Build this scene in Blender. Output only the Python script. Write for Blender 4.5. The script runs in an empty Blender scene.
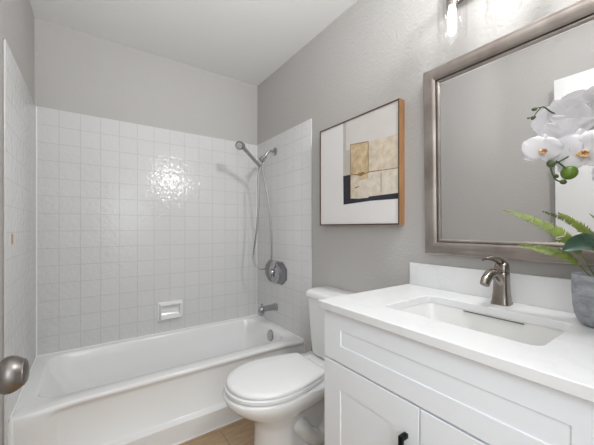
import bpy, bmesh, math, random
from mathutils import Vector, Matrix
from math import sin, cos, pi, radians
random.seed(7)
SC = bpy.context.scene
COL = SC.collection

# ------------------------------------------------------------------ camera, world, lights, exposure
cam_d = bpy.data.cameras.new('camera')
cam = bpy.data.objects.new('camera', cam_d); COL.objects.link(cam)
cam_d.sensor_width = 36.0
cam_d.lens = 294.5 / 594 * 36.0
cam_d.shift_y = 0.0089
cam_d.clip_start = 0.02
cam.location = (0, 0, 1.15)
cam.rotation_euler = (pi / 2, 0, -0.609)
SC.camera = cam

world = bpy.data.worlds.new('world'); SC.world = world
world.use_nodes = True
bg = world.node_tree.nodes['Background']
bg.inputs['Color'].default_value = (0.93, 0.97, 1.0, 1)
bg.inputs['Strength'].default_value = 1.1

def area_light(name, loc, target, sx, sy, watts, color):
    l = bpy.data.lights.new(name, 'AREA'); l.shape = 'RECTANGLE'; l.size = sx; l.size_y = sy
    l.energy = watts; l.color = color
    o = bpy.data.objects.new(name, l); COL.objects.link(o)
    o.location = loc
    o.rotation_euler = (Vector(target) - Vector(loc)).to_track_quat('-Z', 'Y').to_euler()
    return o
area_light('hall_fill', (-0.05, -0.80, 1.65), (0.75, 0.75, 1.0), 0.9, 1.2, 13, (0.93, 0.975, 1.0))  # added fill beyond the doorway, not a known hall lamp
# added fill spot beside the camera, imitating a flash bounced off the ceiling
fl_d = bpy.data.lights.new('bounce_fill', 'SPOT'); fl_d.energy = 74; fl_d.color = (0.95, 0.98, 1.0); fl_d.spot_size = radians(118); fl_d.spot_blend = 1.0; fl_d.shadow_soft_size = 0.06
fl_o = bpy.data.objects.new('bounce_fill', fl_d); COL.objects.link(fl_o)
fl_o.location = (0.10, -0.04, 1.42)
fl_o.rotation_euler = (Vector((0.10, 0.55, 2.42)) - fl_o.location).to_track_quat('-Z', 'Y').to_euler()
# added unseen soft source high beside the vanity light, for glare and shower shadow
area_light('soft_fill', (0.96, 0.10, 2.30), (0.48, 2.2, 1.10), 0.16, 0.16, 11, (0.97, 0.99, 1.0))
BULB = 4.0
LAMP = 0.6

SC.view_settings.view_transform = 'Standard'
SC.view_settings.look = 'None'
SC.view_settings.exposure = 0.13
SC.view_settings.gamma = 1.0
SC.view_settings.use_curve_mapping = False

# ------------------------------------------------------------------ materials
def srgb(r, g, b):
    f = lambda c: (c / 255 / 12.92) if c / 255 <= 0.04045 else ((c / 255 + 0.055) / 1.055) ** 2.4
    return (f(r), f(g), f(b), 1)

class NT:
    def __init__(s, name):
        s.m = bpy.data.materials.new(name); s.m.use_nodes = True
        s.t = s.m.node_tree; s.b = s.t.nodes['Principled BSDF']; s.out = s.t.nodes['Material Output']
    def n(s, typ, **kw):
        nd = s.t.nodes.new(typ)
        for k, v in kw.items(): setattr(nd, k, v)
        return nd
    def l(s, a, b): s.t.links.new(a, b)
    def math(s, op, a, b=None, c=None):
        nd = s.n('ShaderNodeMath', operation=op)
        for i, v in enumerate((a, b, c)):
            if v is None: continue
            if isinstance(v, (int, float)): nd.inputs[i].default_value = v
            else: s.l(v, nd.inputs[i])
        return nd.outputs[0]
    def coord(s): return s.n('ShaderNodeTexCoord').outputs['Object']
    def noise(s, scale, detail=3, rough=0.5, vec=None, stretch=None):
        v = vec or s.coord()
        if stretch:
            mp = s.n('ShaderNodeMapping'); mp.inputs['Scale'].default_value = stretch
            s.l(v, mp.inputs['Vector']); v = mp.outputs['Vector']
        nd = s.n('ShaderNodeTexNoise'); nd.inputs['Scale'].default_value = scale
        nd.inputs['Detail'].default_value = detail; nd.inputs['Roughness'].default_value = rough
        s.l(v, nd.inputs['Vector']); return nd.outputs['Fac']
    def ramp(s, fac, stops):
        r = s.n('ShaderNodeValToRGB'); e = r.color_ramp.elements
        while len(e) < len(stops): e.new(0.5)
        for el, (p, c) in zip(e, stops): el.position = p; el.color = c
        s.l(fac, r.inputs['Fac']); return r.outputs['Color']
    def bump(s, h, strength, dist):
        b = s.n('ShaderNodeBump'); b.inputs['Strength'].default_value = strength
        b.inputs['Distance'].default_value = dist
        s.l(h, b.inputs['Height']); s.l(b.outputs['Normal'], s.b.inputs['Normal'])

def mat(name, col, rough=0.5, metal=0.0, bump=None, var=None, coat=0.0, spec=None):
    k = NT(name)
    k.b.inputs['Base Color'].default_value = col
    k.b.inputs['Roughness'].default_value = rough
    k.b.inputs['Metallic'].default_value = metal
    if coat: k.b.inputs['Coat Weight'].default_value = coat; k.b.inputs['Coat Roughness'].default_value = 0.08
    if spec is not None: k.b.inputs['Specular IOR Level'].default_value = spec
    if var:
        sc, amt = var[0], var[1]
        lo = tuple(c * (1 - amt) for c in col[:3]) + (1,); hi = tuple(min(1, c * (1 + amt)) for c in col[:3]) + (1,)
        k.l(k.ramp(k.noise(sc, 4, 0.55, stretch=var[2] if len(var) > 2 else None), [(0.3, lo), (0.7, hi)]), k.b.inputs['Base Color'])
    if bump: k.bump(k.noise(bump[0], 3), bump[1], bump[2])
    return k.m

M = {}
M['wall'] = mat('wall_paint', srgb(187, 184, 181), 0.5, bump=(80, 0.4, 0.005), var=(1.2, 0.015))
M['ceiling'] = mat('ceiling_paint', srgb(238, 237, 236), 0.7, bump=(70, 0.25, 0.004), var=(1.5, 0.01))
M['trim'] = mat('trim_paint', srgb(238, 238, 237), 0.35, bump=(12, 0.05, 0.002))
M['door'] = mat('door_paint', srgb(226, 226, 225), 0.35, bump=(14, 0.05, 0.002))
M['cabinet'] = mat('cabinet_paint', srgb(240, 243, 247), 0.38, bump=(25, 0.03, 0.001))
M['ceramic'] = mat('white_ceramic', srgb(240, 240, 239), 0.12, bump=(6, 0.02, 0.002), coat=0.3)
M['seat'] = mat('white_seat_plastic', srgb(238, 238, 238), 0.22, bump=(5, 0.02, 0.002))
M['tub'] = mat('tub_enamel', srgb(240, 240, 239), 0.16, bump=(8, 0.03, 0.002), coat=0.2)
M['caulk'] = mat('caulk', srgb(240, 240, 238), 0.4, bump=(60, 0.1, 0.001))
M['chrome'] = mat('chrome', srgb(178, 179, 182), 0.16, 1.0, bump=(30, 0.02, 0.001))
M['hose'] = mat('hose_metal', srgb(158, 158, 158), 0.42, 1.0, bump=(200, 0.3, 0.001))
M['nickel'] = mat('brushed_nickel', srgb(158, 150, 142), 0.26, 1.0, bump=(120, 0.04, 0.001), var=(40, 0.05))
M['satin'] = mat('satin_nickel', srgb(134, 128, 124), 0.36, 1.0, bump=(120, 0.04, 0.001))
M['black'] = mat('black_metal', srgb(22, 22, 23), 0.4, 0.6, bump=(80, 0.05, 0.001))
M['dark'] = mat('slot_shade', srgb(70, 70, 70), 0.6, bump=(50, 0.05, 0.001))
M['soil'] = mat('dark_moss', srgb(38, 34, 28), 0.95, bump=(60, 0.9, 0.01), var=(40, 0.4))
M['petal'] = mat('white_petal', srgb(246, 244, 246), 0.55, bump=(40, 0.1, 0.002), var=(10, 0.02))
M['lip'] = mat('yellow_lip', srgb(224, 186, 126), 0.5, var=(60, 0.3))
M['lip_pink'] = mat('pink_lip', srgb(198, 150, 150), 0.5, var=(60, 0.2))
M['stem'] = mat('green_stem', srgb(72, 92, 48), 0.5, var=(30, 0.2))
M['bud'] = mat('green_bud', srgb(104, 134, 40), 0.4, var=(20, 0.25))
M['bud_dark'] = mat('dark_green_bud', srgb(74, 92, 50), 0.45, var=(20, 0.25))
M['fern'] = mat('fern_green', srgb(120, 136, 56), 0.5, var=(14, 0.35))
M['leaf'] = mat('leaf_green', srgb(42, 74, 56), 0.2, bump=(30, 0.1, 0.002), var=(18, 0.3))
M['chip'] = mat('chip_brown', srgb(178, 150, 112), 0.8, bump=(120, 0.5, 0.002), var=(150, 0.4))
M['oak'] = mat('oak_wood', srgb(162, 118, 78), 0.5, bump=(40, 0.1, 0.001), var=(9, 0.18, (6, 6, 0.7)))
M['walnut'] = mat('walnut_edge', srgb(84, 62, 48), 0.5, bump=(40, 0.1, 0.001), var=(9, 0.2, (6, 6, 0.7)))

# quartz top with faint soft veins
k = NT('white_quartz'); k.b.inputs['Roughness'].default_value = 0.18
nz = k.noise(3.0, 6, 0.6); v = k.math('ABSOLUTE', k.math('SUBTRACT', nz, 0.5))
k.l(k.ramp(v, [(0.0, srgb(229, 229, 230)), (0.03, srgb(233, 233, 233))]), k.b.inputs['Base Color'])
k.bump(k.noise(15, 2), 0.02, 0.001); M['quartz'] = k.m

# glossy square wall tile, one material per wall axis
P_T = 0.1085
def tile_mat(name, axis, u0, w0):
    k = NT(name)
    co = k.n('ShaderNodeSeparateXYZ'); k.l(k.coord(), co.inputs[0])
    u = k.math('DIVIDE', k.math('SUBTRACT', co.outputs[axis], u0), P_T)
    w = k.math('DIVIDE', k.math('SUBTRACT', co.outputs[2], w0), P_T)
    fu = k.math('FRACT', k.math('ADD', u, 100.0)); fw = k.math('FRACT', k.math('ADD', w, 100.0))
    edge = k.math('MINIMUM', k.math('MINIMUM', fu, k.math('SUBTRACT', 1.0, fu)),
                  k.math('MINIMUM', fw, k.math('SUBTRACT', 1.0, fw)))
    mr = k.n('ShaderNodeMapRange', interpolation_type='SMOOTHSTEP')
    mr.inputs['From Min'].default_value = 0.008; mr.inputs['From Max'].default_value = 0.03
    k.l(edge, mr.inputs['Value']); inside = mr.outputs['Result']
    idv = k.n('ShaderNodeCombineXYZ')
    k.l(k.math('FLOOR', k.math('ADD', u, 100.0)), idv.inputs[0]); k.l(k.math('FLOOR', k.math('ADD', w, 100.0)), idv.inputs[1])
    wn = k.n('ShaderNodeTexWhiteNoise', noise_dimensions='2D'); k.l(idv.outputs[0], wn.inputs['Vector'])
    rg = k.n('ShaderNodeSeparateXYZ'); k.l(wn.outputs['Color'], rg.inputs[0])
    mix = k.n('ShaderNodeMix', data_type='RGBA')
    k.l(inside, mix.inputs['Factor'])
    mix.inputs['A'].default_value = srgb(207, 204, 202)
    tone = k.ramp(rg.outputs[2], [(0, srgb(219, 218, 218)), (1, srgb(221, 220, 220))])
    k.l(tone, mix.inputs['B']); k.l(mix.outputs['Result'], k.b.inputs['Base Color'])
    tilt = k.math('ADD', k.math('MULTIPLY', k.math('SUBTRACT', rg.outputs[0], 0.5), fu),
                  k.math('MULTIPLY', k.math('SUBTRACT', rg.outputs[1], 0.5), fw))
    h = k.math('ADD', k.math('MULTIPLY', inside, 0.15), k.math('MULTIPLY', tilt, 0.8))
    h = k.math('ADD', h, k.math('MULTIPLY', k.noise(42, 3), 2.9))
    h = k.math('ADD', h, k.math('MULTIPLY', k.noise(16, 2), 0.6))
    k.bump(h, 0.5, 0.0022)
    k.b.inputs['Roughness'].default_value = 0.13
    return k.m

# floor planks
k = NT('wood_plank_floor'); k.b.inputs['Roughness'].default_value = 0.4
br = k.n('ShaderNodeTexBrick'); br.inputs['Scale'].default_value = 1.0
br.inputs['Brick Width'].default_value = 1.2; br.inputs['Row Height'].default_value = 0.18
br.inputs['Mortar Size'].default_value = 0.0015
br.inputs['Color1'].default_value = srgb(198, 170, 136); br.inputs['Color2'].default_value = srgb(186, 157, 124)
br.inputs['Mortar'].default_value = srgb(140, 114, 88)
k.l(k.coord(), br.inputs['Vector'])
gr = k.ramp(k.noise(8, 5, 0.6, stretch=(1.2, 9, 9)), [(0.3, (0.72, 0.70, 0.68, 1)), (0.7, (1.08, 1.06, 1.05, 1))])
mx = k.n('ShaderNodeMix', data_type='RGBA', blend_type='MULTIPLY'); mx.inputs['Factor'].default_value = 1.0
k.l(br.outputs['Color'], mx.inputs['A']); k.l(gr, mx.inputs['B']); k.l(mx.outputs['Result'], k.b.inputs['Base Color'])
k.bump(br.outputs['Fac'], -0.2, 0.001); M['floor'] = k.m

# pot
k = NT('grey_stoneware'); k.b.inputs['Roughness'].default_value = 0.8
nz = k.noise(30, 5, 0.65, stretch=(1, 1, 2.2))
k.l(k.ramp(nz, [(0.3, srgb(134, 137, 142)), (0.55, srgb(162, 165, 170)), (0.75, srgb(188, 190, 194))]), k.b.inputs['Base Color'])
k.bump(nz, 0.5, 0.003); M['pot'] = k.m

# mirror frame metal, streaky
k = NT('champagne_frame'); k.b.inputs['Metallic'].default_value = 0.85; k.b.inputs['Roughness'].default_value = 0.34
nz = k.noise(6, 4, 0.55, stretch=(1, 1, 1))
k.l(k.ramp(nz, [(0.3, srgb(140, 129, 122)), (0.7, srgb(182, 174, 168))]), k.b.inputs['Base Color']); M['frame'] = k.m
M['frame_dark'] = mat('frame_dark_edge', srgb(84, 76, 71), 0.4, 0.6, bump=(60, 0.05, 0.001))
M['mirror'] = mat('mirror_silver', (0.90, 0.90, 0.90, 1), 0.01, 1.0)

# clear glass shade: fresnel mix of clear and glossy, so light passes
# thin petals let light through
pm = M['petal'].node_tree; tb = pm.nodes.new('ShaderNodeBsdfTranslucent'); tb.inputs['Color'].default_value = srgb(248, 246, 248)
mm = pm.nodes.new('ShaderNodeMixShader'); mm.inputs[0].default_value = 0.3
pm.links.new(pm.nodes['Principled BSDF'].outputs[0], mm.inputs[1]); pm.links.new(tb.outputs[0], mm.inputs[2]); pm.links.new(mm.outputs[0], pm.nodes['Material Output'].inputs['Surface'])
k = NT('clear_glass'); k.t.nodes.remove(k.b)
tr = k.n('ShaderNodeBsdfTransparent'); tr.inputs['Color'].default_value = (0.99, 0.99, 0.99, 1)
gl = k.n('ShaderNodeBsdfGlossy'); gl.inputs['Roughness'].default_value = 0.03
lw = k.n('ShaderNodeLayerWeight'); fz = k.math('MULTIPLY_ADD', k.math('POWER', lw.outputs['Facing'], 4.0), 0.38, 0.025)
ms = k.n('ShaderNodeMixShader'); k.l(fz, ms.inputs[0]); k.l(tr.outputs[0], ms.inputs[1]); k.l(gl.outputs[0], ms.inputs[2])
k.l(ms.outputs[0], k.out.inputs['Surface']); M['glass'] = k.m
k = NT('bulb_glow'); k.t.nodes.remove(k.b)
em = k.n('ShaderNodeEmission'); em.inputs['Color'].default_value = (1.0, 0.985, 0.97, 1); em.inputs['Strength'].default_value = BULB
k.l(em.outputs[0], k.out.inputs['Surface']); M['bulb'] = k.m

# paint patches of the abstract canvas
M['art_white'] = mat('canvas_white', srgb(226, 223, 221), 0.8, bump=(300, 0.15, 0.001), var=(5, 0.02))
M['art_grey'] = mat('canvas_warm_grey', srgb(188, 181, 171), 0.8, var=(14, 0.06))
M['art_pale'] = mat('canvas_pale_band', srgb(210, 205, 200), 0.8, var=(10, 0.03))
M['art_tan'] = mat('canvas_tan', srgb(198, 176, 140), 0.8, var=(28, 0.24))
M['art_cream'] = mat('canvas_cream', srgb(207, 193, 173), 0.8, var=(30, 0.16))
M['art_cream2'] = mat('canvas_light_cream', srgb(213, 202, 187), 0.8, var=(30, 0.14))
M['art_navy'] = mat('canvas_navy', srgb(44, 44, 54), 0.8, var=(20, 0.1))
M['art_line'] = mat('canvas_brown_line', srgb(150, 116, 74), 0.8, var=(60, 0.3))

# ------------------------------------------------------------------ mesh helpers
def V(*a): return Vector(a)
def quadbox(bm, x0, x1, y0, y1, z0, z1, bev=0.0, seg=2, mi=0):
    vs = [bm.verts.new(p) for p in ((x0, y0, z0), (x1, y0, z0), (x1, y1, z0), (x0, y1, z0), (x0, y0, z1), (x1, y0, z1), (x1, y1, z1), (x0, y1, z1))]
    fs = [bm.faces.new([vs[i] for i in f]) for f in ((3, 2, 1, 0), (4, 5, 6, 7), (0, 1, 5, 4), (1, 2, 6, 5), (2, 3, 7, 6), (3, 0, 4, 7))]
    for f in fs: f.material_index = mi
    if bev:
        es = list({e for f in fs for e in f.edges})
        bmesh.ops.bevel(bm, geom=es, offset=bev, segments=seg, profile=0.5, affect='EDGES')
def loft(bm, rings, cap0=True, cap1=True, closed=True, mi=0):
    rv = [[bm.verts.new(p) for p in r] for r in rings]
    n = len(rv[0])
    for a, b in zip(rv, rv[1:]):
        for i in range(n if closed else n - 1):
            j = (i + 1) % n
            try: bm.faces.new((a[i], a[j], b[j], b[i])).material_index = mi
            except ValueError: pass
    if cap0: bm.faces.new(list(reversed(rv[0]))).material_index = mi
    if cap1: bm.faces.new(rv[-1]).material_index = mi
    return rv
def ring(c, n, r, seg=24, r2=None, ref=None):
    n = Vector(n).normalized(); ref = Vector(ref) if ref else (V(0, 0, 1) if abs(n.z) < 0.9 else V(1, 0, 0))
    a = n.cross(ref).normalized(); b = n.cross(a).normalized(); r2 = r if r2 is None else r2
    return [Vector(c) + a * (r * cos(2 * pi * i / seg)) + b * (r2 * sin(2 * pi * i / seg)) for i in range(seg)]
def lathe(bm, base, axis, prof, seg=32, cap=True, mi=0):
    """prof: list of (distance along axis, radius)"""
    ax = Vector(axis).normalized()
    loft(bm, [ring(Vector(base) + ax * d, ax, max(r, 1e-4), seg) for d, r in prof], cap, cap, mi=mi)
def catmull(pts, sub=8):
    pts = [Vector(p) for p in pts]; out = []
    P = [pts[0] * 2 - pts[1]] + pts + [pts[-1] * 2 - pts[-2]]
    for i in range(1, len(P) - 2):
        for s in range(sub):
            t = s / sub; a, b, c, d = P[i - 1:i + 3]
            out.append(0.5 * (2 * b + (c - a) * t + (2 * a - 5 * b + 4 * c - d) * t * t + (3 * b - a - 3 * c + d) * t ** 3))
    out.append(pts[-1]); return out
def tube(bm, pts, r, seg=12, sub=8, mi=0, smooth=True):
    path = catmull(pts, sub) if smooth and len(pts) > 2 else [Vector(p) for p in pts]
    rf = r if callable(r) else (lambda t: r)
    n = len(path); rings = []; a = None
    for i, p in enumerate(path):
        d = (path[min(i + 1, n - 1)] - path[max(i - 1, 0)]).normalized()
        if a is None: a = d.orthogonal().normalized()
        a = (a - d * a.dot(d)).normalized(); b = d.cross(a)
        rr = rf(i / (n - 1)); rx, ry = rr if isinstance(rr, tuple) else (rr, rr)
        rings.append([p + a * (rx * cos(2 * pi * k / seg)) + b * (ry * sin(2 * pi * k / seg)) for k in range(seg)])
    loft(bm, rings, mi=mi)
def rrect(x0, x1, y0, y1, r, z, n=6):
    out = []
    for cx, cy, a0 in ((x1 - r, y1 - r, 0), (x0 + r, y1 - r, 90), (x0 + r, y0 + r, 180), (x1 - r, y0 + r, 270)):
        for i in range(n):
            a = radians(a0 + 90 * i / (n - 1)); out.append(V(cx + r * cos(a), cy + r * sin(a), z))
    return out
def blob(bm, c, d, ln, r, seg=12, n=8, mi=0):
    d = Vector(d).normalized()
    lathe(bm, Vector(c) - d * ln, d, [(ln * (1 - cos(pi * i / n)), r * sin(pi * i / n) + 1e-4) for i in range(n + 1)], seg, mi=mi)

def finish(bm, name, mats, smooth=True, angle=35):
    bmesh.ops.recalc_face_normals(bm, faces=bm.faces)
    me = bpy.data.meshes.new(name); bm.to_mesh(me); bm.free()
    for m in (mats if isinstance(mats, (list, tuple)) else [mats]): me.materials.append(m)
    if smooth:
        me.shade_smooth(); me.set_sharp_from_angle(angle=radians(angle))
    return me
def obj(name, bm, mats, parent=None, at=None, smooth=True, angle=35, label=None):
    """world-space bmesh -> one mesh object; a part is stored in its thing's space"""
    me = finish(bm, name, mats, smooth, angle)
    o = bpy.data.objects.new(name, me); COL.objects.link(o)
    if parent:
        base = Vector(parent['_base']); me.transform(Matrix.Translation(-base)); o.parent = parent; o['_base'] = tuple(base)
    elif at is not None:
        me.transform(Matrix.Translation(-Vector(at))); o.location = at; o['_base'] = tuple(at)
    else: o['_base'] = (0, 0, 0)
    if label: o['label'] = label
    return o
def tag(o, label, cat, group=None):
    o['label'] = label; o['category'] = cat
    if group: o['group'] = group
    return o
def thing(name, loc, label, cat, group=None):
    o = bpy.data.objects.new(name, None); COL.objects.link(o); o.location = loc; o.empty_display_size = 0.05
    o['_base'] = tuple(loc); return tag(o, label, cat, group)
def struct(name, bm, mats, label, cat, smooth=False, angle=35):
    o = obj(name, bm, mats, smooth=smooth, angle=angle); o['kind'] = 'structure'; return tag(o, label, cat)
def B(): return bmesh.new()
def boxobj(name, dims, m, parent=None, at=None, bev=0.0, seg=2, label=None):
    b = B(); quadbox(b, *dims, bev=bev, seg=seg); return obj(name, b, m, parent, at, label=label)

# ------------------------------------------------------------------ room shell
XL, XR, YB, YF, ZC = -0.284, 1.222, 2.375, -0.10, 2.4226
ZT, ZR = 1.8896, 0.3685             # tile top, tub deck
YTR, YTL = 1.573, 1.597             # front ends of the tile on the right / left wall
b = B(); quadbox(b, -1.3, 2.2, -1.9, YB + 0.1, -0.06, 0); struct('floor', b, M['floor'], 'light brown wood plank floor', 'floor')
b = B(); quadbox(b, XL - 0.1, XR + 0.1, YF - 0.1, YB + 0.1, ZC, ZC + 0.06); struct('ceiling', b, M['ceiling'], 'white textured ceiling over the bathroom', 'ceiling')
b = B(); quadbox(b, XL - 0.1, XR + 0.1, YB, YB + 0.1, 0, ZC); struct('wall_back', b, M['wall'], 'greige painted wall above the tiled tub back', 'wall')
b = B(); quadbox(b, XR, XR + 0.1, YF - 0.1, YB, 0, ZC); struct('wall_right', b, M['wall'], 'greige painted wall with mirror, picture and toilet', 'wall')
b = B(); quadbox(b, XL - 0.1, XL, YF - 0.1, YB, 0, ZC); struct('wall_left', b, M['wall'], 'greige painted wall behind the open door', 'wall')
DX0, DX1, DZ = -0.215, 0.545, 2.09
b = B()
quadbox(b, XL, DX0, YF - 0.1, YF, 0, ZC); quadbox(b, DX1, XR, YF - 0.1, YF, 0, ZC); quadbox(b, DX0, DX1, YF - 0.1, YF, DZ, ZC)
struct('wall_front', b, M['wall'], 'greige painted wall around the bathroom doorway', 'wall')
b = B()
quadbox(b, DX1, DX1 + 0.06, YF, YF + 0.012, 0, DZ + 0.06, 0.003); quadbox(b, DX0 - 0.045, DX1, YF, YF + 0.012, DZ, DZ + 0.06, 0.003)
struct('trim_1', b, M['trim'], 'white painted casing around the doorway', 'trim')

# tile surround: three slabs of square tile with eased front edges
TT = 0.008
b = B(); quadbox(b, XL, XR, YB - TT, YB, ZR - 0.02, ZT, 0.002)
struct('trim_2', b, tile_mat('tile_back', 0, XL + TT, ZT), 'white square tile surround on the back wall', 'tile', True)
b = B(); quadbox(b, XR - TT, XR, YTR, YB - TT, 0, ZT, 0.004, 3)
struct('trim_3', b, tile_mat('tile_right', 1, YTR, ZT), 'white square tile surround on the shower fittings wall', 'tile', True)
b = B(); quadbox(b, XL, XL + TT, YTL, YB - TT, 0, ZT, 0.004, 3)
struct('trim_4', b, tile_mat('tile_left', 1, YTL, ZT), 'white square tile surround on the left wall', 'tile', True)
xl, xr, yb = XL + TT, XR - TT, YB - TT
TY0 = 1.648
b = B()
tube(b, [(xl + .001, yb - .001, ZR + .001), (xr - .001, yb - .001, ZR + .001)], 0.005, 8, smooth=False)
tube(b, [(xr - .001, yb, ZR + .001), (xr - .001, TY0 + .01, ZR + .001)], 0.005, 8, smooth=False)
tube(b, [(xl + .001, yb, ZR + .001), (xl + .001, TY0 + .01, ZR + .001)], 0.005, 8, smooth=False)
tube(b, [(xl + .001, yb - .001, ZR), (xl + .001, yb - .001, ZT - .004)], 0.0045, 8, smooth=False)
tube(b, [(xr - .001, yb - .001, ZR), (xr - .001, yb - .001, ZT - .004)], 0.003, 8, smooth=False)
tube(b, [(xl + .001, TY0, .002), (xl + .001, TY0, ZR - .01)], 0.005, 8, smooth=False)
tube(b, [(xr - .001, TY0, .002), (xr - .001, TY0, ZR - .01)], 0.004, 8, smooth=False)
tube(b, [(xl + .01, TY0 - .001, .002), (xr - .01, TY0 - .001, .002)], .006, 8, smooth=False)
quadbox(b, xl, xl + .014, TY0 - .005, TY0 + .012, .001, ZR - .002, .004)
struct('trim_5', b, M['caulk'], 'white caulk beads around tub and tile corners', 'caulk', True)
b = B(); quadbox(b, XR - 0.012, XR, 0.83, YTR, 0, 0.085, 0.003); struct('baseboard_right', b, M['trim'], 'white baseboard behind the toilet', 'baseboard')
b = B(); quadbox(b, XL, XL + 0.012, YF, YTL, 0, 0.085, 0.003); struct('baseboard_left', b, M['trim'], 'white baseboard behind the open door', 'baseboard')

# open door against the left wall, seen in the mirror; its knob shows at the left edge of the photo
door_x0, door_x1, door_y0, door_y1 = -0.176, -0.141, -0.082, 0.628
b = B(); quadbox(b, door_x0, door_x1, door_y0, door_y1, 0.012, 2.075, 0.002)
door = struct('door_1', b, M['door'], 'white slab door standing open against the left wall', 'door', True)
KY, KZ = 0.550, 0.951
for sx, x in ((1, door_x1), (-1, door_x0)):
    b = B(); lathe(b, (x, KY, KZ), (sx, 0, 0), [(0, .031), (.004, .031), (.008, .027), (.009, .013), (.03, .011)], 32)
    kk = obj('rosette', b, M['satin'], door)
    b = B()
    lathe(b, (x + sx * .028, KY, KZ), (sx, 0, 0), [(0, .011), (.006, .011), (.009, .015), (.013, .0205), (.018, .0240), (.024, .0243), (.030, .0224), (.035, .0186), (.0362, .0177), (.0372, .0177), (.040, .0135), (.0415, .0068), (.042, .0005)], 40)
    obj('knob', b, M['satin'], door, label='satin nickel round door knob')
b = B()
for z in (0.25, 1.05, 1.85): lathe(b, (door_x1 + .004, door_y0 - .004, z - .045), (0, 0, 1), [(0, .006), (.09, .006)], 12)
obj('hinge', b, M['satin'], door)

# ------------------------------------------------------------------ bathtub
tub = thing('bathtub', (0.469, 2.0, 0), 'white enamelled bathtub built in between three tiled walls', 'bathtub')
b = B()
x0, x1, y1 = xl + .001, xr - .001, yb - .001
F = TY0
def sstep(a, b_, x): t = max(0.0, min(1.0, (x - a) / (b_ - a))); return t * t * (3 - 2 * t)
NF = 28
def front(pts):                      # more points along the front edge, between the two front corners
    a, c = pts[23], pts[24]
    return pts[:24] + [a + (c - a) * (k / (NF + 1)) for k in range(1, NF + 1)] + pts[24:]
def orr(z, y0, kb=0.0, kr=0.0):      # kb: set-back apron panel, kr: gentle inward sweep of the rim
    out = []
    for p in front(rrect(x0, x1, y0, y1, 0.003, z, 8)):
        if p.y < F + .1:
            p.y += .024 * (1.4 * kb * sstep(x0 + .125, x0 + .165, p.x) * sstep(x1 - .03, x1 - .07, p.x) + kr * sstep(x0 + .01, x0 + .24, p.x) * sstep(x1 - .005, x1 - .16, p.x))
        out.append(p)
    return out
def inn(dx0, dx1, dy0, dy1, r, z): return front(rrect(x0 + dx0, x1 - dx1, F + dy0, y1 - dy1, r, z, 8))
rings = [orr(0, F), orr(.102, F), orr(.108, F + .001, .25), orr(.112, F + .002, .8), orr(.118, F + .002, 1), orr(.32, F + .002, .95, .05), orr(.338, F + .001, .85, .15), orr(.347, F, 0, 1), orr(.361, F, 0, 1), orr(.367, F + .004, 0, 1), orr(ZR, F + .012, 0, 1),
         inn(.055, .062, .108, .036, .10, ZR), inn(.062, .067, .115, .041, .10, ZR - .004), inn(.068, .071, .121, .045, .10, ZR - .013),
         inn(.085, .080, .128, .054, .11, .30), inn(.17, .100, .138, .070, .12, .15), inn(.21, .12, .152, .09, .12, .10), inn(.26, .16, .18, .13, .11, .078), inn(.36, .26, .26, .22, .06, .07)]
loft(b, rings, True, True)
obj('basin', b, M['tub'], tub, angle=50)
oz, oy = .318, 1.985
b = B(); lathe(b, (1.1355, oy, oz), (-1, 0, .13), [(0, .043), (.006, .043), (.010, .038), (.011, .012), (.013, .011), (.0135, .001)], 32)
ov = obj('overflow_plate', b, M['chrome'], tub, label='round chrome overflow plate')
b = B(); lathe(b, (.93, 2.0, .070), (0, 0, 1), [(0, .03), (.004, .03), (.006, .022), (.006, .001)], 24); obj('drain', b, M['chrome'], tub)

# soap dish
soap = thing('soap_dish', (.486, yb, .459), 'white ceramic soap dish set in the back wall tile above the tub', 'soap dish')
b = B(); quadbox(b, .398, .574, yb - .007, yb, .463, .598, .003, 3)
obj('flange', b, M['ceramic'], soap)
b = B()
o0 = [(.409, .472), (.563, .472), (.563, .589), (.409, .589)]
def sq(y, pad, lo=0): return [V(.409 + pad, y, .472 + pad + lo), V(.563 - pad, y, .472 + pad + lo), V(.563 - pad, y, .589 - pad), V(.409 + pad, y, .589 - pad)]
loft(b, [sq(yb - .006, 0), sq(yb - .038, .003), sq(yb - .044, .006), sq(yb - .043, .012), sq(yb - .006, .018, .022)], True, True)
obj('tray', b, M['ceramic'], soap, angle=60)
chip = boxobj('tile_chip', (xl - .001, xl + .003, 1.700, 1.716, 1.080, 1.124), M['chip'], at=(xl, 1.708, 1.080), bev=.0015)
tag(chip, 'small beige chip scar on the left wall tile', 'chip')

# ------------------------------------------------------------------ shower fittings on the right tiled wall
WX = xr
sh = thing('hand_shower', (WX, 2.05, 1.763), 'chrome hand shower with looping hose hung on the tiled wall', 'shower')
b = B(); lathe(b, (WX, 2.05, 1.763), (-1, 0, 0), [(0, .034), (.004, .034), (.010, .026), (.014, .014), (.016, .011)], 28); obj('wall_flange', b, M['chrome'], sh)
J = V(1.100, 2.062, 1.690)
b = B(); tube(b, [(WX - .005, 2.05, 1.763), (WX - .045, 2.051, 1.762), (WX - .066, 2.053, 1.748), (1.128, 2.059, 1.716)], .0105, 14); obj('arm', b, M['chrome'], sh)
b = B()
dj = (J - V(1.146, 2.056, 1.735)).normalized()
lathe(b, V(1.136, 2.058, 1.722), dj, [(0, .012), (.004, .016), (.014, .016), (.018, .012), (.024, .018), (.036, .018), (.042, .012), (.05, .012)], 20)
hb = V(1.085, 2.068, 1.634); hd = V(.900, 2.0, 1.752)
hv = (hd - hb).normalized()
lathe(b, J - hv * .022, hv, [(0, .014), (.004, .019), (.034, .020), (.038, .015)], 20)
obj('holder', b, M['chrome'], sh)
b = B()
tube(b, [hb, hb + hv * .06, hb + hv * .14, hb + hv * .205, hd + V(.016, .004, .004), hd + V(-.008, -.004, .006)], lambda t: .0125 + .003 * t, 14); obj('handle', b, M['chrome'], sh)
fd = V(-.62, -.62, -.42).normalized()
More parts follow.
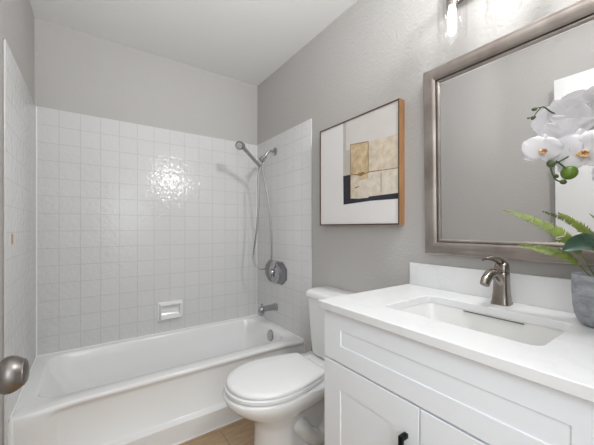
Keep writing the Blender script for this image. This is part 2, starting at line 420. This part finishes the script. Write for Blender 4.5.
b = B(); lathe(b, hd - fd * .022 + V(-.012, 0, 0), fd, [(0, .012), (.008, .024), (.02, .031), (.034, .032), (.038, .030), (.039, .027)], 32)
head = obj('spray_head', b, M['chrome'], sh)
b = B(); lathe(b, hd + fd * .0165 + V(-.012, 0, 0), fd, [(0, .022), (.002, .022), (.003, .014), (.005, .014), (.005, .001)], 28); obj('spray_face', b, mat('spray_face_plastic', srgb(176, 178, 180), .35, bump=(300, .4, .001)), head)
b = B()
hs = [hb + V(.002, 0, .012), hb - hv * .012, V(1.075, 2.075, 1.55), V(1.083, 2.082, 1.35), V(1.072, 2.10, 1.12), V(1.060, 2.125, .955), V(1.060, 2.120, .885), V(1.080, 2.095, .835), V(1.116, 2.065, .822),
      V(1.148, 2.040, .845), V(1.163, 2.022, .91), V(1.163, 2.018, 1.05), V(1.152, 2.022, 1.25), V(1.132, 2.035, 1.42), V(1.112, 2.05, 1.55), V(1.102, 2.06, 1.62), V(1.101, 2.062, 1.655)]
tube(b, hs, .0068, 10, 8); obj('hose', b, M['hose'], sh, label='braided metal shower hose')

VY, VZ = 2.038, .796
valve = thing('shower_valve', (WX, VY, VZ), 'chrome shower valve on an elongated octagonal cover plate', 'shower valve')
def octo(hx, hz, c, x): return [V(x, VY + a, VZ + d) for a, d in ((-hx, -hz + c), (-hx + c * 1.25, -hz), (hx - c * 1.25, -hz), (hx, -hz + c), (hx, hz - c), (hx - c * 1.25, hz), (-hx + c * 1.25, hz), (-hx, hz - c))]
b = B(); loft(b, [octo(.166, .090, .05, WX), octo(.166, .090, .05, WX - .004), octo(.158, .083, .047, WX - .010)]); obj('cover_plate', b, mat('worn_chrome', srgb(150, 150, 152), .3, 1.0, bump=(20, .06, .002)), valve, angle=20)
b = B(); lathe(b, (WX - .009, VY, VZ), (-1, 0, 0), [(0, .088), (.004, .088), (.012, .080), (.016, .066), (.017, .05), (.020, .046), (.021, .03)], 48); obj('dial_plate', b, M['chrome'], valve)
b = B(); lathe(b, (WX - .028, VY, VZ), (-1, 0, 0), [(0, .026), (.010, .024), (.018, .022), (.024, .018), (.025, .001)], 32)
quadbox(b, WX - .050, WX - .040, VY - .008, VY + .008, VZ - .048, VZ + .01, .004)
obj('knob', b, M['chrome'], valve)
spt = thing('tub_spout', (WX, 2.035, .49), 'chrome tub spout on the tiled wall under the shower valve', 'tub spout')
b = B()
def sr(x, w, z0, z1, r): return [V(x, p.x, p.y) for p in rrect(2.035 - w, 2.035 + w, z0, z1, r, 0, 5)]
loft(b, [sr(WX, .030, .487, .545, .02), sr(WX - .012, .030, .487, .545, .02), sr(WX - .016, .024, .493, .54, .018), sr(WX - .07, .023, .494, .539, .017), sr(WX - .115, .023, .488, .537, .017), sr(WX - .118, .023, .470, .537, .015), sr(WX - .142, .023, .470, .532, .015), sr(WX - .150, .018, .476, .522, .012)])
obj('body', b, M['chrome'], spt, angle=45)
b = B(); lathe(b, (WX - .128, 2.035, .530), (0, 0, 1), [(0, .005), (.018, .005), (.02, .009), (.028, .009), (.03, .004)], 14); obj('diverter_knob', b, M['chrome'], spt)

# ------------------------------------------------------------------ toilet
TYC = 1.232
toi = thing('toilet', (.85, TYC, 0), 'white two-piece toilet with closed lid beside the bathtub', 'toilet')
def egg(xf, xc, w, xb, wb, z, n=20, m=10, waist=0.0):
    """front: half ellipse from the widest point to the tip; back: taper to a squarish end"""
    top = []
    for i in range(n + 1):
        a = pi / 2 * i / n
        top.append((xc - (xc - xf) * cos(a), w * sin(a) ** .92))
    for i in range(1, m + 1):
        t = i / m; s = t * t * (3 - 2 * t) if n == 20 else t ** 1.8; x = xc + (xb - .025 - xc) * t
        top.append((x, w + (wb - w) * s - waist * sin(pi * min(1, t * 1.05))))
    for i in range(1, 6):
        a = pi / 2 * i / 5; top.append((xb - .025 + .025 * sin(a), wb - .025 + .025 * cos(a)))
    pts = [V(x, TYC + y, z) for x, y in top] + [V(x, TYC - y, z) for x, y in reversed(top[1:])]
    return pts
b = B()
loft(b, [egg(.600, .76, .118, 1.13, .115, 0), egg(.605, .76, .116, 1.13, .113, .03), egg(.622, .76, .105, 1.12, .100, .06, waist=.02), egg(.628, .76, .100, 1.12, .092, .14, waist=.035),
         egg(.628, .76, .102, 1.13, .092, .22, waist=.04), egg(.612, .75, .114, 1.15, .10, .262, waist=.035), egg(.570, .735, .140, 1.17, .12, .300, waist=.02), egg(.520, .715, .166, 1.19, .15, .335),
         egg(.487, .70, .179, 1.20, .175, .370), egg(.478, .70, .183, 1.20, .18, .398), egg(.484, .70, .178, 1.195, .175, .4065), egg(.53, .70, .13, 1.17, .13, .4072)])
bowl = obj('bowl', b, M['ceramic'], toi, angle=60)
for sy in (-1, 1):                                          # trapway relief on each flank, and the bolt caps
    b = B(); yy = TYC + sy * .066
    tube(b, [(.74, TYC + sy * .04, .24), (.82, yy, .20), (.88, yy, .13), (.945, yy, .09), (1.0, yy, .13), (1.035, yy, .22), (1.085, yy, .25), (1.10, yy, .14), (1.10, yy, .05)], .040, 14, 6)
    obj('trapway', b, M['ceramic'], bowl)
    b = B(); lathe(b, (.90, TYC + sy * .108, .028), (0, 0, 1), [(0, .013), (.012, .012), (.018, .007), (.019, .001)], 16); obj('bolt_cap', b, M['seat'], bowl)
b = B(); S = dict(n=22, m=8)
loft(b, [egg(.503, .70, .168, .95, .118, .4115, **S), egg(.487, .70, .184, .955, .13, .415, **S), egg(.487, .70, .184, .955, .13, .427, **S), egg(.492, .70, .179, .95, .126, .431, **S)]); obj('seat', b, M['seat'], toi, angle=50)
b = B()
loft(b, [egg(.501, .70, .172, .950, .128, .4335, **S), egg(.495, .70, .180, .955, .135, .437, **S), egg(.495, .70, .180, .955, .135, .445, **S), egg(.500, .70, .175, .950, .131, .4505, **S), egg(.52, .70, .157, .935, .115, .4535, **S), egg(.58, .70, .10, .90, .07, .4555, **S)])
obj('lid', b, M['seat'], toi, angle=50)
for sy in (-1, 1):
    b = B(); quadbox(b, .935, .99, TYC + sy * .075 - .022, TYC + sy * .075 + .022, .411, .437, .006, 3)
    obj('seat_hinge', b, M['seat'], toi)
b = B()
def tk(x0_, hw, z, r): return rrect(x0_, 1.212, TYC - hw, TYC + hw, r, z, 8)
loft(b, [tk(1.085, .155, .402, .03), tk(1.065, .168, .415, .045), tk(1.060, .175, .50, .045), tk(1.050, .190, .735, .045), tk(1.050, .190, .742, .045)]); tank = obj('tank', b, M['ceramic'], toi, angle=50)
b = B()
def tl(e, z): return rrect(1.040 + e, 1.216 - e * .4, TYC - .200 + e, TYC + .200 - e, .045, z, 8)
loft(b, [tl(.006, .7425), tl(0, .747), tl(0, .765), tl(.004, .775), tl(.014, .783), tl(.03, .787)]); obj('tank_lid', b, M['ceramic'], toi, angle=50)

# ------------------------------------------------------------------ vanity
CZ = 0.8905; CT = .025
CX0, CY0, CY1 = .668, .048, .826
FX = .686                                             # front face of doors
van = thing('vanity_cabinet', (.95, .4415, 0), 'white shaker vanity cabinet with two doors under the quartz counter', 'vanity cabinet')
VY0, VY1 = .062, .814
b = B(); ct = CZ - CT - .0005
quadbox(b, FX + .02, 1.22, VY0, VY0 + .018, .0, ct, .001); quadbox(b, FX + .02, 1.22, VY1 - .018, VY1, .0, ct, .001)
quadbox(b, FX + .02, FX + .04, VY0 + .018, VY1 - .018, .10, .70, .001); quadbox(b, FX + .02, FX + .04, VY0 + .018, VY1 - .018, .70, ct, .001); quadbox(b, FX + .07, FX + .085, VY0 + .018, VY1 - .018, 0, .10, .001)
quadbox(b, FX + .04, 1.22, VY0 + .018, VY1 - .018, .10, .118, .001); quadbox(b, 1.205, 1.22, VY0 + .018, VY1 - .018, .118, ct, .001)
obj('body', b, M['cabinet'], van)
def shaker(name, y0, y1, z0, z1, st, rl):
    b = B(); yi0, yi1, zi0, zi1 = y0 + st, y1 - st, z0 + rl, z1 - rl
    xb = FX + .0195; g = .0032
    O = lambda x, e=0: [V(x, y0 + e, z0 + e), V(x, y1 - e, z0 + e), V(x, y1 - e, z1 - e), V(x, y0 + e, z1 - e)]
    I = lambda x, e=0: [V(x, yi0 + e, zi0 + e), V(x, yi1 - e, zi0 + e), V(x, yi1 - e, zi1 - e), V(x, yi0 + e, zi1 - e)]
    loft(b, [O(xb), O(FX + .0015), O(FX, .0015), I(FX), I(FX + .001, .001), I(FX + g, .0015)])
    return obj(name, b, M['cabinet'], van, angle=20)
shaker('drawer_front', VY0 + .002, VY1 - .002, .6935, .8625, .083, .0575)
MID = .4375
def pull(y, door_):
    b = B(); xo = FX - .028
    quadbox(b, xo, xo + .010, y - .006, y + .006, .474, .606, .001); quadbox(b, xo + .009, FX, y - .006, y + .006, .594, .606, .0008); quadbox(b, xo + .009, FX, y - .006, y + .006, .474, .486, .0008)
    obj('door_handle', b, M['black'], door_, label='matte black bar pull')
d1 = shaker('door', MID + .0015, VY1 - .002, .105, .688, .081, .083); pull(MID + .038, d1)
d2 = shaker('door', VY0 + .002, MID - .0015, .105, .688, .081, .083); pull(MID - .038, d2)

ctop = thing('countertop', (.945, .4415, CZ - CT), 'white quartz countertop with sink cutout on the vanity', 'countertop')
SX0, SX1, SY0, SY1 = .797, 1.066, .222, .640
b = B()
def cr(e, z): return rrect(CX0 + e, XR, CY0 + e, CY1 - e, .003, z, 8)
def sr2(e, z): return rrect(SX0 - e, SX1 + e, SY0 - e, SY1 + e, .028 + e, z, 8)
loft(b, [cr(.0015, CZ - CT), cr(0, CZ - CT + .0015), cr(0, CZ - .0015), cr(.0015, CZ), sr2(.0015, CZ), sr2(0, CZ - .0015), sr2(0, CZ - CT), cr(.0015, CZ - CT)], False, False)
obj('slab', b, M['quartz'], ctop, angle=30)
boxobj('backsplash', (XR - .020, XR - .0005, CY0, CY1 - .009, CZ + .0003, CZ + .1005), M['quartz'], ctop, bev=.0015)
snk = thing('sink', (.93, .431, CZ - .16), 'white rectangular undermount sink under the counter cutout', 'sink')
b = B(); zt = CZ - CT - .0008
def sk(e, r, z, xe=None): return rrect(SX0 - e, SX1 + e, SY0 - e, SY1 + e, r, z, 8)
loft(b, [sk(.022, .03, zt - .012), sk(.022, .03, zt), sk(.002, .03, zt), sk(0, .03, zt - .004), sk(-.006, .035, zt - .05), sk(-.014, .045, zt - .085), sk(-.03, .05, zt - .108), sk(-.07, .04, zt - .118), sk(-.12, .012, zt - .121)], False, True)
sb = obj('bowl', b, mat('sink_ceramic', srgb(227, 226, 224), 0.14, bump=(6, .02, .002)), snk, angle=50)
boxobj('overflow_slot', (SX1 - .004, SX1 + .001, .335, .510, zt - .005, zt - .0032), M['dark'], snk, label='dark strip painted as the shade in a narrow overflow slot')  # dark box stands in for the slot's shade; no opening is cut
b = B(); lathe(b, (.932, .431, zt - .1209), (0, 0, 1), [(0, .030), (.003, .030), (.005, .024), (.004, .020), (.009, .018), (.010, .001)], 28); obj('drain', b, M['nickel'], snk)

# faucet
FXc, FYc = 1.146, .424
CZ0 = CZ; CZ = CZ + .0006
fau = thing('faucet', (FXc, FYc, CZ), 'brushed nickel single-lever faucet behind the sink', 'faucet')
b = B()
def fr(hx, hy, z, dx=0): return [V(FXc + dx + p.x, FYc + p.y, z) for p in rrect(-hx, hx, -hy, hy, min(hx, hy) * .55, 0, 6)]
loft(b, [fr(.029, .028, CZ), fr(.029, .028, CZ + .004), fr(.026, .0255, CZ + .012), fr(.023, .0225, CZ + .04), fr(.0215, .021, CZ + .075), fr(.0215, .021, CZ + .098, -.001), fr(.020, .0205, CZ + .106, -.001), fr(.017, .018, CZ + .109, -.001)])
obj('body', b, M['nickel'], fau, angle=50)
b = B()
tube(b, [(1.142, FYc, .956), (1.122, FYc, .984), (1.090, FYc, 1.000), (1.056, FYc, .999), (1.030, FYc, .986), (1.018, FYc, .970)], lambda t: (.017 - .003 * t, .014 - .002 * t), 16); obj('spout', b, M['nickel'], fau)
b = B()
loft(b, [fr(.0185, .019, CZ + .1095, -.001), fr(.0195, .020, CZ + .114, 0), fr(.019, .019, CZ + .128, .001), fr(.015, .016, CZ + .138, .003), fr(.008, .009, CZ + .142, .004)])
tube(b, [(1.158, FYc, 1.024), (1.135, FYc, 1.036), (1.10, FYc, 1.046), (1.06, FYc, 1.051), (1.016, FYc, 1.051)], lambda t: (.003 + .004 * (1 - t), .013 - .004 * t), 14)
obj('lever', b, M['nickel'], fau, angle=50)

PZC = CZ
# ------------------------------------------------------------------ mirror
MY0, MY1, MZ0, MZ1 = .128, .733, 1.038, 1.820
mir = thing('mirror', (XR, (MY0 + MY1) / 2, MZ0), 'large wall mirror in a brushed champagne frame above the vanity', 'mirror')
GX = XR - .014
def fr4(w, x): return [V(x, MY0 + w, MZ0 + w), V(x, MY1 - w, MZ0 + w), V(x, MY1 - w, MZ1 - w), V(x, MY0 + w, MZ1 - w)]
prof = [(0, XR), (0, XR - .028), (.002, XR - .033), (.006, XR - .035), (.010, XR - .0345), (.016, XR - .036), (.026, XR - .0365), (.038, XR - .034), (.047, XR - .029), (.0525, XR - .0265), (.0535, XR - .021), (.057, XR - .022), (.060, XR - .022), (.063, XR - .019), (.066, GX - .0005)]
b = B(); rv = loft(b, [fr4(w, x) for w, x in prof], False, False)
obj('frame', b, M['frame'], mir, angle=30)
b = B(); loft(b, [fr4(.0518, XR - .0272), fr4(.0530, XR - .0268), fr4(.0536, XR - .0215)], False, False); obj('frame_line', b, M['frame_dark'], mir)
mir.rotation_euler = (0, -radians(1.1), 0)      # hung leaning: top a little off the wall
boxobj('glass', (GX, XR - .006, MY0 + .06, MY1 - .06, MZ0 + .06, MZ1 - .06), M['mirror'], mir)

# ------------------------------------------------------------------ picture
PY0, PY1, PZ0, PZ1, PX = .857, 1.442, 1.165, 1.757, 1.180
pic = thing('framed_picture', (XR, (PY0 + PY1) / 2, PZ0), 'square abstract painting in a thin wooden frame above the toilet', 'picture')
def fp(w, x): return [V(x, PY0 + w, PZ0 + w), V(x, PY1 - w, PZ0 + w), V(x, PY1 - w, PZ1 - w), V(x, PY0 + w, PZ1 - w)]
b = B()
r1 = loft(b, [fp(0, XR - .0005), fp(0, PX + .002)], False, False, mi=0)
r2 = loft(b, [fp(0, PX + .002), fp(.0006, PX), fp(.006, PX), fp(.006, PX + .006)], False, False, mi=1)
loft(b, [fp(.006, PX + .006), fp(.006, XR - .0005)], False, False, mi=0)
obj('frame', b, [M['oak'], M['walnut']], pic, smooth=False)
b = B(); cx = PX + .005
quadbox(b, cx, XR - .004, PY0 + .0065, PY1 - .0065, PZ0 + .0065, PZ1 - .0065)
AW, AH = PY1 - PY0, PZ1 - PZ0
names = ['art_white', 'art_grey', 'art_pale', 'art_tan', 'art_cream', 'art_cream2', 'art_navy', 'art_line']
lay = [0]
def patch(mname, pts):
    """pts: fractions (across from the left edge, down from the top) on the canvas, painted in order"""
    lay[0] += 1; x = cx - .00012 * lay[0]
    f = b.faces.new([b.verts.new((x, PY1 - .006 - s * (AW - .012), PZ1 - .006 - t * (AH - .012))) for s, t in pts])
    f.material_index = names.index(mname)
patch('art_grey', [(.35, .0), (.46, .0), (.46, .55), (.35, .55)])
patch('art_pale', [(.39, .0), (1, .0), (1, .32), (.39, .28)])
patch('art_navy', [(.35, .525), (.46, .525), (.46, .745), (1, .735), (1, .80), (.70, .795), (.355, .808)])
patch('art_tan', [(.455, .238), (.675, .262), (.675, .765), (.455, .752)])
patch('art_cream', [(.675, .262), (1, .272), (1, .545), (.675, .535)])
patch('art_cream2', [(.675, .535), (1, .545), (1, .752), (.675, .756)])
patch('art_cream', [(.455, .55), (.57, .54), (.57, .765), (.455, .755)])
patch('art_cream2', [(.55, .60), (.68, .59), (.68, .765), (.55, .765)])
for pts in ([(.455, .515), (.56, .54), (.7, .53), (.85, .54), (1, .545), (1, .552), (.85, .547), (.7, .539), (.56, .551), (.455, .523)],
            [(.673, .258), (.681, .26), (.682, .53), (.674, .53)], [(.45, .234), (.675, .256), (.675, .263), (.45, .241)],
            [(.452, .236), (.458, .236), (.458, .753), (.452, .753)], [(.51, .655), (.57, .645), (.57, .655), (.51, .668)], [(.82, .56), (.826, .56), (.826, .73), (.82, .73)],
            [(.54, .53), (.62, .522), (.64, .545), (.58, .56)]):
    patch('art_line', pts)
obj('canvas', b, [M[n_] for n_ in names], pic, smooth=False, label='white canvas with tan blocks and a navy corner band')

# ------------------------------------------------------------------ vanity light
LX, LZ = 1.112, 1.866
LYS = (.575, .408, .241)
vl = thing('vanity_light', (XR, .408, 2.03), 'three-lamp vanity light with clear glass cylinders above the mirror', 'wall light')
b = B(); quadbox(b, XR - .022, XR, .408 - .23, .408 + .23, 2.055, 2.165, .004, 3); obj('backplate', b, M['nickel'], vl)
bulb_mesh = None
for y in LYS:
    b = B(); tube(b, [(XR - .02, y, 2.11), (1.15, y, 2.115), (LX + .01, y, 2.11), (LX, y, 2.09), (LX, y, 2.06)], .007, 12); obj('arm', b, M['nickel'], vl)
    b = B(); lathe(b, (LX, y, 2.07), (0, 0, -1), [(0, .012), (.004, .024), (.03, .026), (.034, .022), (.082, .019), (.088, .018)], 28); sk_ = obj('socket', b, M['nickel'], vl)
    b = B()
    pr = [(2.034, .024), (2.034, .044), (2.030, .049), (2.02, .0505), (LZ + .002, .0505), (LZ, .0490), (LZ + .002, .0478), (2.018, .0478), (2.028, .044), (2.030, .024)]
    loft(b, [ring((LX, y, z), (0, 0, 1), r, 40) for z, r in pr], False, False)
    obj('glass_shade', b, M['glass'], vl, angle=50)
    b = B(); lathe(b, (LX, y, 1.982), (0, 0, -1), [(0, .011), (.010, .013), (.03, .015), (.09, .015), (.1, .0125), (.107, .007), (.109, .0005)], 20); obj('bulb', b, M['bulb'], sk_, label='glowing tubular bulb')
    ld = bpy.data.lights.new('lamp_light', 'SPOT'); ld.energy = LAMP; ld.color = (1.0, 0.98, 0.96); ld.spot_size = radians(150); ld.spot_blend = 0.7; ld.shadow_soft_size = 0.014
    lo = bpy.data.objects.new('lamp_light', ld); COL.objects.link(lo); lo.location = (LX - .034, y, 1.925)
    lo.rotation_euler = V(-.75, .75, -.28).to_track_quat('-Z', 'Y').to_euler()

# ------------------------------------------------------------------ orchid and fern in a stone pot
PC = V(1.10, .17, PZC)
pl = thing('potted_orchid', tuple(PC), 'grey stone pot of white orchids and ferns on the vanity counter', 'plant')
b = B(); lathe(b, PC, (0, 0, 1), [(0, .040), (.004, .047), (.014, .0545), (.03, .060), (.055, .0635), (.10, .0655), (.130, .0655), (.1345, .064), (.1350, .062), (.132, .0595), (.112, .0590)], 48); obj('pot', b, M['pot'], pl, angle=50)
b = B(); lathe(b, PC + V(0, 0, .108), (0, 0, 1), [(0, .0595), (.006, .057), (.012, .035), (.014, .001)], 28); obj('moss', b, M['soil'], pl)

def leaf_blade(bm, path, width, fold=.25, n=14, up=V(0, 0, 1), shape=None):
    pts = catmull(path, n // max(1, len(path) - 1) + 2); N = len(pts); rows = []
    for i, p in enumerate(pts):
        t = i / (N - 1); d = (pts[min(i + 1, N - 1)] - pts[max(i - 1, 0)]).normalized()
        s = d.cross(up).normalized(); u_ = s.cross(d).normalized()
        w = width * (shape(t) if shape else max(.03, sin(pi * min(1, .12 + .88 * t)) ** .7))
        rows.append([p + s * (w * q) + u_ * (fold * w * abs(q) ** 1.5) for q in (-1, -.6, -.25, 0, .25, .6, 1)])
    th = .0006
    top = [[bm.verts.new(v_) for v_ in r] for r in rows]
    bot = [[bm.verts.new(v_ - up * th * 2) for v_ in r] for r in rows]
    for g, f in ((top, 1), (bot, -1)):
        for r, q in zip(g, g[1:]):
            for j in range(6): bm.faces.new([r[j], r[j + 1], q[j + 1], q[j]][::f])
    for r, q, r2, q2 in zip(top, top[1:], bot, bot[1:]):
        bm.faces.new((r[0], q[0], q2[0], r2[0])); bm.faces.new((r[6], r2[6], q2[6], q[6]))
    bm.faces.new(top[0] + bot[0][::-1]); bm.faces.new(top[-1][::-1] + bot[-1])

def frond(path, n=26, ln=.026, up=V(0, 0, 1), start=.22, hang=.15):
    b = B(); pts = catmull(path, 24); N = len(pts)
    tube(b, path, lambda t: .0016 * (1 - .75 * t), 6, 24)
    for i in range(n):
        t = start + (1 - start) * (i + .3) / n; k_ = min(N - 2, int(t * (N - 1))); p = pts[k_]
        d = (pts[k_ + 1] - pts[k_]).normalized(); s = d.cross(up).normalized(); u_ = s.cross(d).normalized()
        tt = (t - start) / (1 - start); L = ln * min(1, .5 + 2.2 * tt) * (1 - .85 * tt ** 1.6)
        for sg in (-1, 1):
            q = (s * sg * .92 + d * .38 - u_ * hang + V(random.uniform(-.06, .06), random.uniform(-.06, .06), random.uniform(-.06, .06))).normalized()
            w = d * (.0027 * (1 - .45 * tt)); nn = q.cross(w).normalized() * .0006
            a = [p - w * .6, p + q * L * .3 - w, p + q * L * .75 - w * .75, p + q * L, p + q * L * .75 + w * .6, p + q * L * .3 + w, p + w * .6]
            va = [b.verts.new(x + nn) for x in a]; vb = [b.verts.new(x - nn) for x in a]
            b.faces.new(va); b.faces.new(vb[::-1])
            for j in range(7): b.faces.new((va[j], vb[j], vb[(j + 1) % 7], va[(j + 1) % 7]))
    return b
R0 = PC + V(0, 0, .115)
fr_up = V(-.55, -.45, .70).normalized()
fronds = [([R0 + V(-.01, .01, 0), V(1.067, .232, 1.115), V(1.053, .305, 1.172), V(1.030, .378, 1.205)], 48, .030, fr_up),
          ([R0 + V(-.01, .0, 0), V(1.082, .195, 1.125), V(1.063, .226, 1.168), V(1.034, .250, 1.191)], 32, .024, fr_up),
          ([R0 + V(-.01, .015, 0), V(1.063, .235, 1.073), V(1.052, .290, 1.091), V(1.047, .345, 1.100)], 44, .027, fr_up),
          ([R0 + V(-.015, -.01, 0), V(1.02, .12, 1.10), V(.96, .085, 1.15), V(.91, .06, 1.16)], 26, .026, V(0, 0, 1)),
          ([R0 + V(0, -.015, 0), V(1.09, .09, 1.11), V(1.07, .01, 1.16), V(1.05, -.04, 1.17)], 26, .026, V(0, 0, 1)),
          ([R0 + V(-.02, .0, 0), V(1.03, .15, 1.15), V(.99, .13, 1.22), V(.97, .115, 1.25)], 24, .022, V(-.5, -.4, .6))]
for path, n_, l_, up_ in fronds:
    obj('fern_frond', frond(path, n_, l_, up_), M['fern'], pl, smooth=False)
lsh = lambda t: max(.03, sin(pi * min(.999, .18 + .82 * t)) ** .85)
b = B(); leaf_blade(b, [R0 + V(-.01, 0, .005), V(1.045, .165, 1.104), V(.998, .182, 1.113), V(.970, .201, 1.107), V(.944, .219, 1.092)], .031, .12, up=V(-.35, -.5, .8).normalized(), shape=lsh); obj('leaf', b, M['leaf'], pl, angle=80)
b = B(); leaf_blade(b, [R0 + V(.0, -.01, .005), V(1.085, .12, 1.07), V(1.05, .06, 1.10), V(1.02, .01, 1.09)], .030, .2, shape=lsh); obj('leaf', b, M['leaf'], pl, angle=80)
b = B(); leaf_blade(b, [R0 + V(-.015, -.005, .005), V(1.04, .14, 1.06), V(.99, .11, 1.07), V(.95, .09, 1.05)], .028, .2, shape=lsh); obj('leaf', b, M['leaf'], pl, angle=80)

# flower spike
spike = [R0, V(1.095, .145, 1.20), V(1.085, .135, 1.32), V(1.06, .155, 1.41), V(1.027, .186, 1.426), V(.982, .217, 1.428), V(.938, .236, 1.435), V(.909, .244, 1.444), V(.901, .249, 1.444), V(.893, .255, 1.433), V(.887, .259, 1.423)]
b = B(); tube(b, spike, lambda t: .003 - .0020 * t, 8, 12); st = obj('stem', b, M['stem'], pl)

def petal(bm, c, d, s, nrm, L, W, cup, curl, mi=0, pw=.62):
    """d: length direction, s: side, nrm: face normal; a rounded, cupped blade with thickness"""
    NU, NV = 9, 8; g = []
    for i in range(NU + 1):
        u_ = i / NU; w = W * max(.10, sin(pi * min(.985, (.05 + .945 * u_)) ** pw) ** .55)
        row = []
        for j in range(NV + 1):
            q = -1 + 2 * j / NV
            z = cup * (q * q) * w + curl * u_ * u_ * L + .0016 * sin(q * 5 + u_ * 7 + L * 900)
            row.append(Vector(c) + d * (L * u_) + s * (w * q) + nrm * z)
        g.append(row)
    th = .0005
    A = [[bm.verts.new(p + nrm * th) for p in r] for r in g]; Bk = [[bm.verts.new(p - nrm * th) for p in r] for r in g]
    for i in range(NU):
        for j in range(NV):
            bm.faces.new((A[i][j], A[i][j + 1], A[i + 1][j + 1], A[i + 1][j])); bm.faces.new((Bk[i][j], Bk[i + 1][j], Bk[i + 1][j + 1], Bk[i][j + 1]))
    per = [(i, 0) for i in range(NU)] + [(NU, j) for j in range(NV)] + [(i, NV) for i in range(NU, 0, -1)] + [(0, j) for j in range(NV, 0, -1)]
    for (i, j), (i2, j2) in zip(per, per[1:] + per[:1]): bm.faces.new((A[i][j], A[i2][j2], Bk[i2][j2], Bk[i][j]))
def flower(c, face, R, roll=0.0):
    c = Vector(c); n = Vector(face).normalized(); up = (V(0, 0, 1) - n * n.z).normalized(); rt = up.cross(n).normalized()
    up, rt = up * cos(roll) + rt * sin(roll), rt * cos(roll) - up * sin(roll)
    b = B()
    D = lambda a: rt * sin(a) + up * cos(a)
    for a, L, W in ((0, .95, .40), (radians(128), .95, .38), (radians(-128), .95, .38)):        # sepals behind
        d = D(a); petal(b, c - n * .0035, d, n.cross(d), n, R * L, R * W, .10, -.12)
    for a in (radians(72), radians(-72)):                                                       # two broad petals
        d = D(a); petal(b, c + n * .001, d, n.cross(d), n, R * 1.08, R * .68, -.12, -.16, pw=.7)
    f = obj('flower', b, M['petal'], pl, angle=80)
    b = B()
    blob(b, c + n * .006, n, .008, .0045, 10, 6, 1)
    for sg in (-1, 1):
        d = (rt * sg * .7 + n * .75 - up * .1).normalized(); petal(b, c + n * .004 - up * .003, d, up, (d.cross(up)).normalized(), R * .26, R * .10, .2, .3, 1)
    d = (n * .75 - up * .7).normalized(); petal(b, c + n * .004 - up * .004, d, rt, d.cross(rt).normalized(), R * .36, R * .12, .3, .25, 0)
    obj('lip', b, [M['lip'], M['lip_pink']], f, angle=80, label='yellow and pink flower lip')
    return f
fl = [((.879, .240, 1.335), (-.78, -.58, -.12), .040, .15), ((.931, .180, 1.325), (-.90, -.30, -.05), .060, -.1),
      ((.957, .228, 1.416), (.78, .50, .20), .056, .3), ((.985, .186, 1.436), (.75, .45, .25), .058, -.2), ((.997, .152, 1.385), (-.8, -.5, 0), .055, .1),
      ((.962, .210, 1.392), (.80, .50, .10), .054, .9), ((.922, .226, 1.366), (.75, .55, .15), .046, .6)]
for c, fc, R_, ro in fl:
    f = flower(c, fc, R_, ro)
    n_ = Vector(fc).normalized(); c = Vector(c)
    near = min(catmull(spike[:6], 12), key=lambda p: (p - c).length)
    b = B(); tube(b, [near, (near + c) / 2 - n_ * .012, c - n_ * .002], .0013, 8); obj('pedicel', b, M['stem'], pl)
# tip buds and the lower bud spur
b = B(); tube(b, [(.901, .249, 1.444), (.895, .254, 1.444), (.889, .258, 1.441)], .0010, 6); obj('twig', b, M['stem'], pl)
b = B(); tube(b, [(.887, .259, 1.423), (.882, .262, 1.421), (.877, .266, 1.418)], .0008, 6); obj('twig', b, M['stem'], pl)
for c, d, ln, r in (((.888, .2585, 1.440), (-.6, .6, -.1), .0062, .0042), ((.886, .260, 1.419), (-.3, .5, -.5), .006, .004), ((.876, .2665, 1.418), (-.6, .6, -.1), .004, .002)):
    b = B(); blob(b, c, d, ln, r); obj('bud', b, M['bud_dark'], pl)
spur = [V(.940, .192, 1.33), V(.909, .219, 1.306), V(.896, .229, 1.302), V(.897, .228, 1.283), V(.905, .222, 1.264), V(.919, .212, 1.259)]
b = B(); tube(b, spur, .0018, 8); obj('twig', b, M['stem'], pl)
b = B(); tube(b, [V(.905, .222, 1.309), V(.915, .215, 1.300), V(.925, .208, 1.290)], .0018, 8); obj('twig', b, M['stem'], pl)
for c, d, ln, r, m in (((.896, .229, 1.302), (0, .5, .6), .0095, .0085, 'bud_dark'), ((.932, .204, 1.281), (.5, -.3, .5), .0175, .0160, 'bud'), ((.905, .222, 1.273), (.5, -.3, -.3), .006, .0045, 'bud_dark'), ((.919, .212, 1.259), (.7, -.4, -.1), .0078, .006, 'bud_dark')):
    b = B(); blob(b, c, d, ln, r, 16, 10); obj('bud', b, M[m], pl)

for o in bpy.data.objects:
    if '_base' in o: del o['_base']
